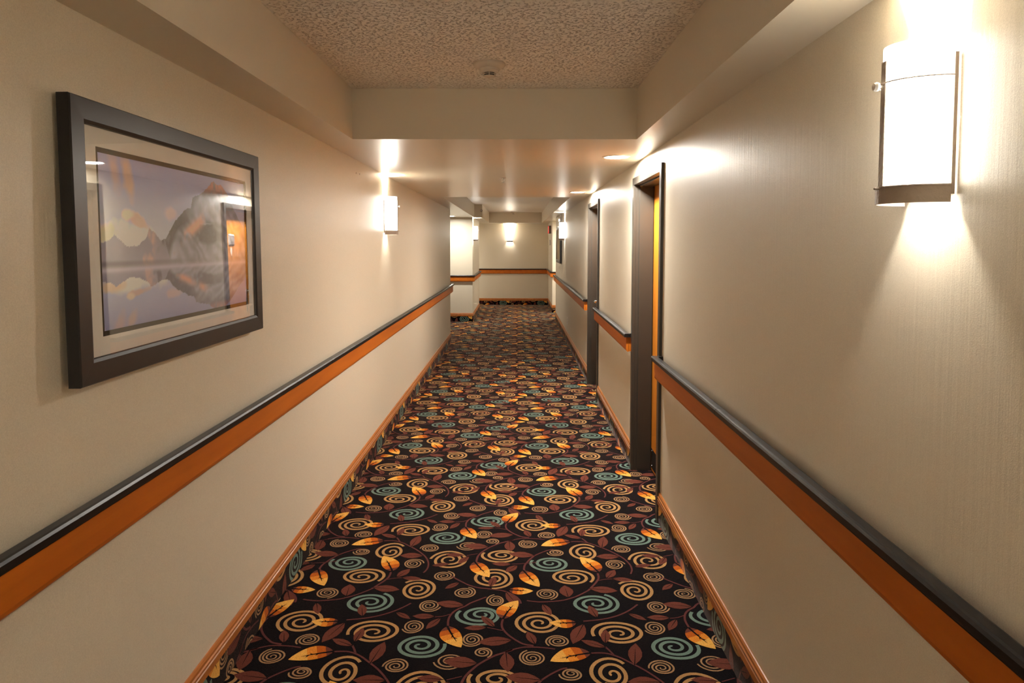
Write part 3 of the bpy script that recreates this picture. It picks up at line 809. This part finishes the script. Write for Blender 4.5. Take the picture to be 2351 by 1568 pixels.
# ------------------------------------------------------------ framed pictures
RIDGE = [(0.0, 0.49), (0.055, 0.517), (0.075, 0.545), (0.105, 0.512), (0.145, 0.47), (0.201, 0.494), (0.243, 0.539), (0.257, 0.587), (0.28, 0.57), (0.323, 0.521), (0.353, 0.521), (0.375, 0.561), (0.408, 0.631), (0.452, 0.68), (0.49, 0.726), (0.531, 0.746), (0.546, 0.819), (0.60, 0.845), (0.655, 0.892), (0.688, 0.936), (0.714, 0.958), (0.74, 0.932), (0.773, 0.936), (0.819, 0.892), (0.87, 0.80), (0.93, 0.69), (1.0, 0.60)]
def photo_mesh(w, h):
    nx, ny = 280, 150
    rx = np.array([r[0] for r in RIDGE]); ry = np.array([r[1] for r in RIDGE])
    U, V = np.meshgrid(np.linspace(0, 1, nx+1), np.linspace(0, 1, ny+1))
    def nz(x, y, s, o=0):
        out = np.zeros_like(x)
        for idx in np.ndindex(x.shape):
            out[idx] = noise.noise(Vector((x[idx]*s, y[idx]*s, o)))
        return out
    n1 = nz(U*2, V, 5, 1.3)+0.5*nz(U*2, V, 11, 4.1); n2 = nz(U*2, V, 26, 7.7)
    WL = 0.360
    n0 = nz(U*2, V, 3, 9.2)
    def land(u, v, n0, n1, n2):
        """colour of the view above the waterline"""
        t = np.clip((v-0.42)/0.58, 0, 1)[..., None]
        col = (1-t)*np.array([0.62, 0.60, 0.68])+t*np.array([0.40, 0.36, 0.52])
        def put(k, c):
            nonlocal col
            k = np.clip(k, 0, 1)[..., None]; col = col*(1-k)+np.array(c)*k
        def blob(cx, cy, sx, sy, c, k, rot=0.0, soft=2.2):
            du, dv = u-cx, v-cy; a = du*math.cos(rot)+dv*math.sin(rot); b = -du*math.sin(rot)+dv*math.cos(rot)
            q = 1.0-np.sqrt((a/sx)**2+(b/sy)**2)+0.55*n1+0.18*n2
            put(np.clip(q*soft, 0, 1)*k, c)
        # two high wisps
        blob(0.085, 0.90, 0.030, 0.17, (0.80, 0.47, 0.33), 0.55, 0.12, 1.2)
        blob(0.155, 0.87, 0.030, 0.13, (0.86, 0.50, 0.28), 0.70, 0.14, 1.2)
        # bank of bright low cloud at the left, warm puff above it
        blob(0.16, 0.53, 0.17, 0.13, (0.93, 0.84, 0.66), 0.95, 0.0, 1.8)
        blob(0.03, 0.55, 0.085, 0.08, (0.93, 0.62, 0.34), 0.9, 0.0, 2.0)
        blob(0.190, 0.625, 0.095, 0.045, (0.78, 0.47, 0.34), 0.9, -0.50, 2.4)
        blob(0.145, 0.655, 0.035, 0.040, (0.93, 0.70, 0.48), 0.9, 0.0, 2.0)
        blob(0.40, 0.68, 0.055, 0.050, (0.80, 0.56, 0.50), 0.8, 0.0, 1.6)
        ridge = np.interp(u, rx, ry)+0.010*n2+0.008*n1
        mt = v < ridge; big = u > 0.335+0.25*(0.56-v)
        uw = u+0.05*n1+0.02*n2
        def win(a, b, e=0.04): return np.clip((uw-a)/e, 0, 1)*np.clip((b-uw)/e, 0, 1)
        # snow face with slanting couloirs
        st = np.sin((u*0.85+v*0.62)*95+5*n1+2*n0); st2 = np.sin((u*0.9-v*0.35)*60+4*n1)
        lum = 0.40+0.07*st+0.05*st2*(v > 0.5)+0.10*n1
        face = lum[..., None]*np.array([1.0, 0.92, 0.98])
        rock = (0.13+0.05*n2+0.03*n1)[..., None]*np.array([1.0, 0.86, 0.80])
        band1 = np.clip((0.085-np.abs(v-(0.56+0.10*(u-0.55)+0.03*n1)))*30, 0, 1)*win(0.50, 0.80, 0.10)
        left = np.clip((0.16-(ridge-v))*14+0.8*n1, 0, 1)*win(0.28, 0.60, 0.10)
        top = np.clip((v-0.72)*8+0.9*n1-0.2, 0, 1)*0.75
        k = np.clip(np.maximum(np.maximum(band1, left), top)+0.35*n2, 0, 1)[..., None]
        face = face*(1-k)+rock*k
        led = np.clip(1-np.abs(v-(0.635+0.05*(u-0.6)+0.004*n2))/0.008, 0, 1)*win(0.54, 0.74, 0.1)
        face = face*(1-led[..., None]*0.8)+np.array([0.62, 0.56, 0.56])*led[..., None]*0.8
        gl = np.exp(-(((v-(0.49+(u-0.42)*0.90))/0.042)**2))*win(0.41, 0.66, 0.05)*np.clip(0.85+1.2*n1+0.4*n2, 0, 1)
        face = face*(1-gl[..., None])+np.array([0.88, 0.42, 0.26])*gl[..., None]
        tip = np.clip((v-0.845)*14, 0, 1)*np.clip(0.85+n2, 0, 1)
        face = face*(1-tip[..., None])+np.array([0.62, 0.27, 0.20])*tip[..., None]
        small = (0.34+0.05*n1)[..., None]*np.array([1.0, 0.84, 0.95])
        sg = np.clip(win(0.215, 0.30, 0.03)*(0.45+0.9*n2+n1), 0, 0.75)[..., None]
        small = small*(1-sg)+np.array([0.74, 0.44, 0.33])*sg
        spur = np.clip((0.030-np.abs(uw-0.325))*40, 0, 1)*np.clip((v-0.44+0.1*n1)*20, 0, 1)
        small = small*(1-spur[..., None])+rock*spur[..., None]
        face = np.where(big[..., None], face, small)
        col = np.where(mt[..., None], face, col)
        k = np.clip((WL+0.040-v)*60, 0, 1)*np.clip(1.15-u*1.7, 0.35, 1)*(0.85+0.2*n1)
        put(k, (0.155, 0.120, 0.135))
        return np.clip(col, 0.01, 1)
    C = land(U, np.maximum(V, WL+0.001), n0, n1, n2)
    Vm = WL+(WL-V)*1.62+0.012
    Cm = land(U+0.004*n2, np.clip(Vm, WL, 1), n0, n1, n2)
    tl = np.clip((WL-V)/WL, 0, 1)[..., None]
    Cm = Cm*(0.80-0.22*tl)+np.array([0.02, 0.02, 0.05])
    C = np.where((V < WL)[..., None], Cm, C)
    stp = np.exp(-((V-(WL-0.014))/0.016)**2)[..., None]*0.75
    C = C*(1-stp)+np.array([0.62, 0.53, 0.56])*stp
    C = np.clip(C*1.45*np.array([0.88, 1.0, 1.14]), 0, 0.93)
    me = bpy.data.meshes.new('photograph')
    vs = [(0, (U[j, i]-0.5)*w, (V[j, i]-0.5)*h) for j in range(ny+1) for i in range(nx+1)]
    k = nx+1
    fs = [(j*k+i, j*k+i+1, (j+1)*k+i+1, (j+1)*k+i) for j in range(ny) for i in range(nx)]
    # thin card behind the picture surface
    o = len(vs); t = -0.002
    vs += [(t, -w/2, -h/2), (t, w/2, -h/2), (t, w/2, h/2), (t, -w/2, h/2)]
    fs += [(o, o+3, o+2, o+1)]
    me.from_pydata(vs, [], fs)
    at = me.color_attributes.new('picture_ink', 'FLOAT_COLOR', 'POINT')
    buf = np.ones((len(vs), 4), np.float32); buf[:(ny+1)*(nx+1), :3] = C.reshape(-1, 3)
    at.data.foreach_set('color', buf.ravel())
    m, nt, p = new_mat('printed_photograph')
    a = nt.nodes.new('ShaderNodeVertexColor'); a.layer_name = 'picture_ink'
    nt.links.new(a.outputs['Color'], p.inputs['Base Color'])
    p.inputs['Roughness'].default_value = 0.6; p.inputs['Specular IOR Level'].default_value = 0.2
    me.materials.append(m)
    return me

def make_picture(label, loc, rot):
    root = thing('framed_picture', label, 'picture', loc, rot, 'framed landscape photographs')
    W2, H2 = 1.174/2, 0.696/2; ow2, oh2 = W2-0.060, H2-0.064
    # mitred frame: profile swept round the rectangle
    prof = [(0.006, 0.0), (0.034, 0.0), (0.0375, 0.003), (0.036, 0.052), (0.032, 0.060), (0.026, 0.062), (0.006, 0.062)]   # (x out, inward distance)
    vs = []; m = MB()
    corners = [(-1, -1), (1, -1), (1, 1), (-1, 1)]
    for sy, sz in corners:
        for x, d in prof:
            vs.append((x, sy*(W2-d), sz*(H2-d)))
    k = len(prof)
    fs = [(c*k+i, c*k+(i+1) % k, ((c+1) % 4)*k+(i+1) % k, ((c+1) % 4)*k+i) for c in range(4) for i in range(k)]
    m.add(vs, fs); m.build('frame', M['pic_frame'], root)
    m = MB(); m.box(0.002, 0.0065, -W2+0.02, W2-0.02, -H2+0.02, H2-0.02); m.build('backing_board', M['mat_core'], root)
    def board(name, x0, x1, wo, ho, wi, hi, mat, cz=0.0, cy=0.0):
        m = MB(); vs = []
        for x in (x0, x1):
            vs += [(x, -wo, -ho), (x, wo, -ho), (x, wo, ho), (x, -wo, ho), (x, cy-wi, cz-hi), (x, cy+wi, cz-hi), (x, cy+wi, cz+hi), (x, cy-wi, cz+hi)]
        fs = []
        for i in range(4):
            j = (i+1) % 4
            fs += [(i, j, 4+j, 4+i), (8+i, 12+i, 12+j, 8+j), (i, 8+i, 8+j, j), (4+i, 4+j, 12+j, 12+i)]
        m.add(vs, fs); return m.build(name, mat, root)
    board('mat_board', 0.0235, 0.0255, W2-0.03, H2-0.03, 0.4755, 0.2390, M['mat_board'])
    board('inner_mat', 0.0215, 0.0234, W2-0.03, H2-0.03, 0.4650, 0.2265, M['mat_core'])
    o = bpy.data.objects.new('photograph', PHOTO); COL.objects.link(o); o.parent = root; o.location = (0.0208, 0, 0)
    m = MB(); m.box(0.0280, 0.0300, -W2+0.05, W2-0.05, -H2+0.05, H2-0.05); m.build('glass_pane', M['glass'], root)
    return root
PHOTO = photo_mesh(0.945, 0.468)
make_picture('large framed mountain lake photograph on the left wall', (XL+0.006, 2.183, 1.608), (0, -0.0115, 0.004))
make_picture('small distant framed picture on the right wall past the second door', (XR-0.003, 13.19, 1.608), (0, -0.004, PI))

# ------------------------------------------------------------ smoke detectors, sprinklers
def make_detector(label, x, y):
    root = thing('smoke_detector', label, 'smoke detector', (x, y, CEI), group='smoke detectors')
    m = MB(); m.lathe([(0.0, 0.0), (0.074, 0.0), (0.074, -0.008), (0.068, -0.016), (0.056, -0.022), (0.047, -0.024), (0.044, -0.036), (0.034, -0.043), (0.030, -0.0435), (0.0, -0.0435)], 40, cap=False)
    m.build('housing', M['ivory_plastic'], root, smooth=True)
    m = MB(); m.lathe([(0.0, -0.0435), (0.027, -0.0435), (0.027, -0.056), (0.0, -0.056)], 32, cap=False)
    m.build('sensing_chamber', M['black_plastic'], root)
    m = MB(); m.lathe([(0.0305, -0.0480), (0.0305, -0.0505), (0.020, -0.0505), (0.020, -0.0480)], 32, cap=False)
    m.lathe([(0.0, -0.056), (0.0285, -0.056), (0.026, -0.0595), (0.0, -0.061)], 32, cap=False)
    for i in range(6):
        a = 2*PI*i/6+PI/6*0; cx, cy = 0.0285*math.cos(a-PI/2), 0.0285*math.sin(a-PI/2)
        m.box(cx-0.0016, cx+0.0016, cy-0.0016, cy+0.0016, -0.0575, -0.043)
    m.build('cage', M['ivory_plastic'], root)
    return root
dt = make_detector('cone-shaped ivory smoke detector on the near stippled ceiling', -0.130, 3.215)
c = copy_tree(dt); c.location = (-0.093, 17.40, CEI); c['label'] = 'tiny smoke detector on the far raised ceiling, above the end wall lamp'

def make_sprinkler(label, x, y, z, rot=(0, 0, 0)):
    root = thing('fire_sprinkler', label, 'sprinkler', (x, y, z), rot, 'fire sprinklers')
    m = MB(); m.lathe([(0.0, 0.0), (0.026, 0.0), (0.025, -0.003), (0.014, -0.006), (0.0, -0.006)], 28, cap=False); m.build('escutcheon', M['bronze'], root, smooth=True)
    m = MB(); m.lathe([(0.0, -0.006), (0.009, -0.006), (0.009, -0.016), (0.005, -0.018), (0.0, -0.018)], 14, cap=False)
    for s in (1, -1): m.tube([(s*0.007, 0, -0.016), (s*0.010, 0, -0.028), (0, 0, -0.040)], 0.0018, 6)
    m.build('body', M['steel'], root, smooth=True)
    m = MB(); m.lathe([(0.0, -0.040), (0.013, -0.040), (0.013, -0.0415), (0.0, -0.042)], 16, cap=False); m.build('deflector', M['steel'], root)
    return root
make_sprinkler('small steel fire sprinkler hanging from the lowered soffit mid corridor', -0.120, 5.84, SOF)
make_sprinkler('tiny fire sprinkler on the upright face of the far soffit, top left', -0.745, Y_PIER0-0.0, 2.315, (-PI/2, 0, 0))

# ------------------------------------------------------------ exit sign, plates and other small fittings
root = thing('exit_sign', 'red lit exit sign high on the right beside the end wall', 'exit sign', (X_RPIER, 17.02, 1.98))
m = MB(); m.box(-0.060, 0.0, -0.19, 0.19, -0.095, 0.10); m.build('housing', M['sign_grey'], root, bevel=0.004)
m = MB(); m.box(-0.064, -0.060, -0.175, 0.175, -0.082, 0.085); m.build('face', M['red_lens'], root)
mt = Matrix.Translation((-0.0648, 0, 0.0)) @ Matrix(((0, 0, -1, 0), (-1, 0, 0, 0), (0, 1, 0, 0), (0, 0, 0, 1)))
text_mesh('EXIT', 0.15, 0.0006, M['white_plastic'], 'lettering', root, mt)

root = thing('emergency_light', 'white emergency light box above the far right wall lamp', 'emergency light', (XR, 12.95, 2.10))
m = MB(); m.box(-0.022, 0.0, -0.10, 0.10, -0.06, 0.062); m.build('case', M['white_plastic'], root, bevel=0.005)
for s in (-0.045,):
    m = MB(); m.lathe([(0.0, -0.022), (0.016, -0.022), (0.026, -0.040), (0.024, -0.046), (0.0, -0.049)], 20, 0, (0, s, -0.03), 'x', cap=False)
    m.build('lamp_head', M['small_lens'], root, smooth=True)

root = thing('door_number_plate', 'small grey plate on the right pier below the exit sign', 'wall plate', (X_RPIER, 17.35, 1.665))
m = MB(); m.box(-0.012, 0.0, -0.10, 0.10, -0.065, 0.065); m.build('plate', M['sign_grey'], root, bevel=0.002)
m = MB(); m.box(-0.0135, -0.012, -0.085, 0.085, -0.05, 0.05); m.build('rim', M['sign_silver'], root)

root = thing('wall_outlet', 'ivory electrical outlet low on the right wall before the corner', 'outlet', (XR, 11.13, 0.365))
m = MB(); m.box(-0.006, 0.0, -0.036, 0.036, -0.058, 0.058); m.build('cover_plate', M['white_plastic'], root, bevel=0.002)
for z in (-0.02, 0.02):
    m = MB(); m.box(-0.0075, -0.006, -0.016, 0.016, z-0.013, z+0.013); sk = m.build('socket', M['ivory_plastic'], root)
    m = MB(); m.box(-0.0080, -0.0074, -0.007, -0.005, z-0.004, z+0.006); m.box(-0.0080, -0.0074, 0.005, 0.007, z-0.004, z+0.006); m.build('slots', M['black_plastic'], sk)

# two left-over screws high on the left wall
for y, z, lb in ((4.60, 2.083, 'small dark screw in the left wall, nearer of the pair'), (4.705, 2.087, 'small dark screw in the left wall, farther of the pair')):
    m = MB(); m.lathe([(0.0, 0.0), (0.0042, 0.0), (0.0045, 0.003), (0.0, 0.004)], 12, 0, (0, 0, 0), 'x', cap=False)
    o = m.build('wall_screw', M['bronze'], None); o.location = (XL, y, z)
    tag(o, lb, 'screw', 'left-over wall screws')
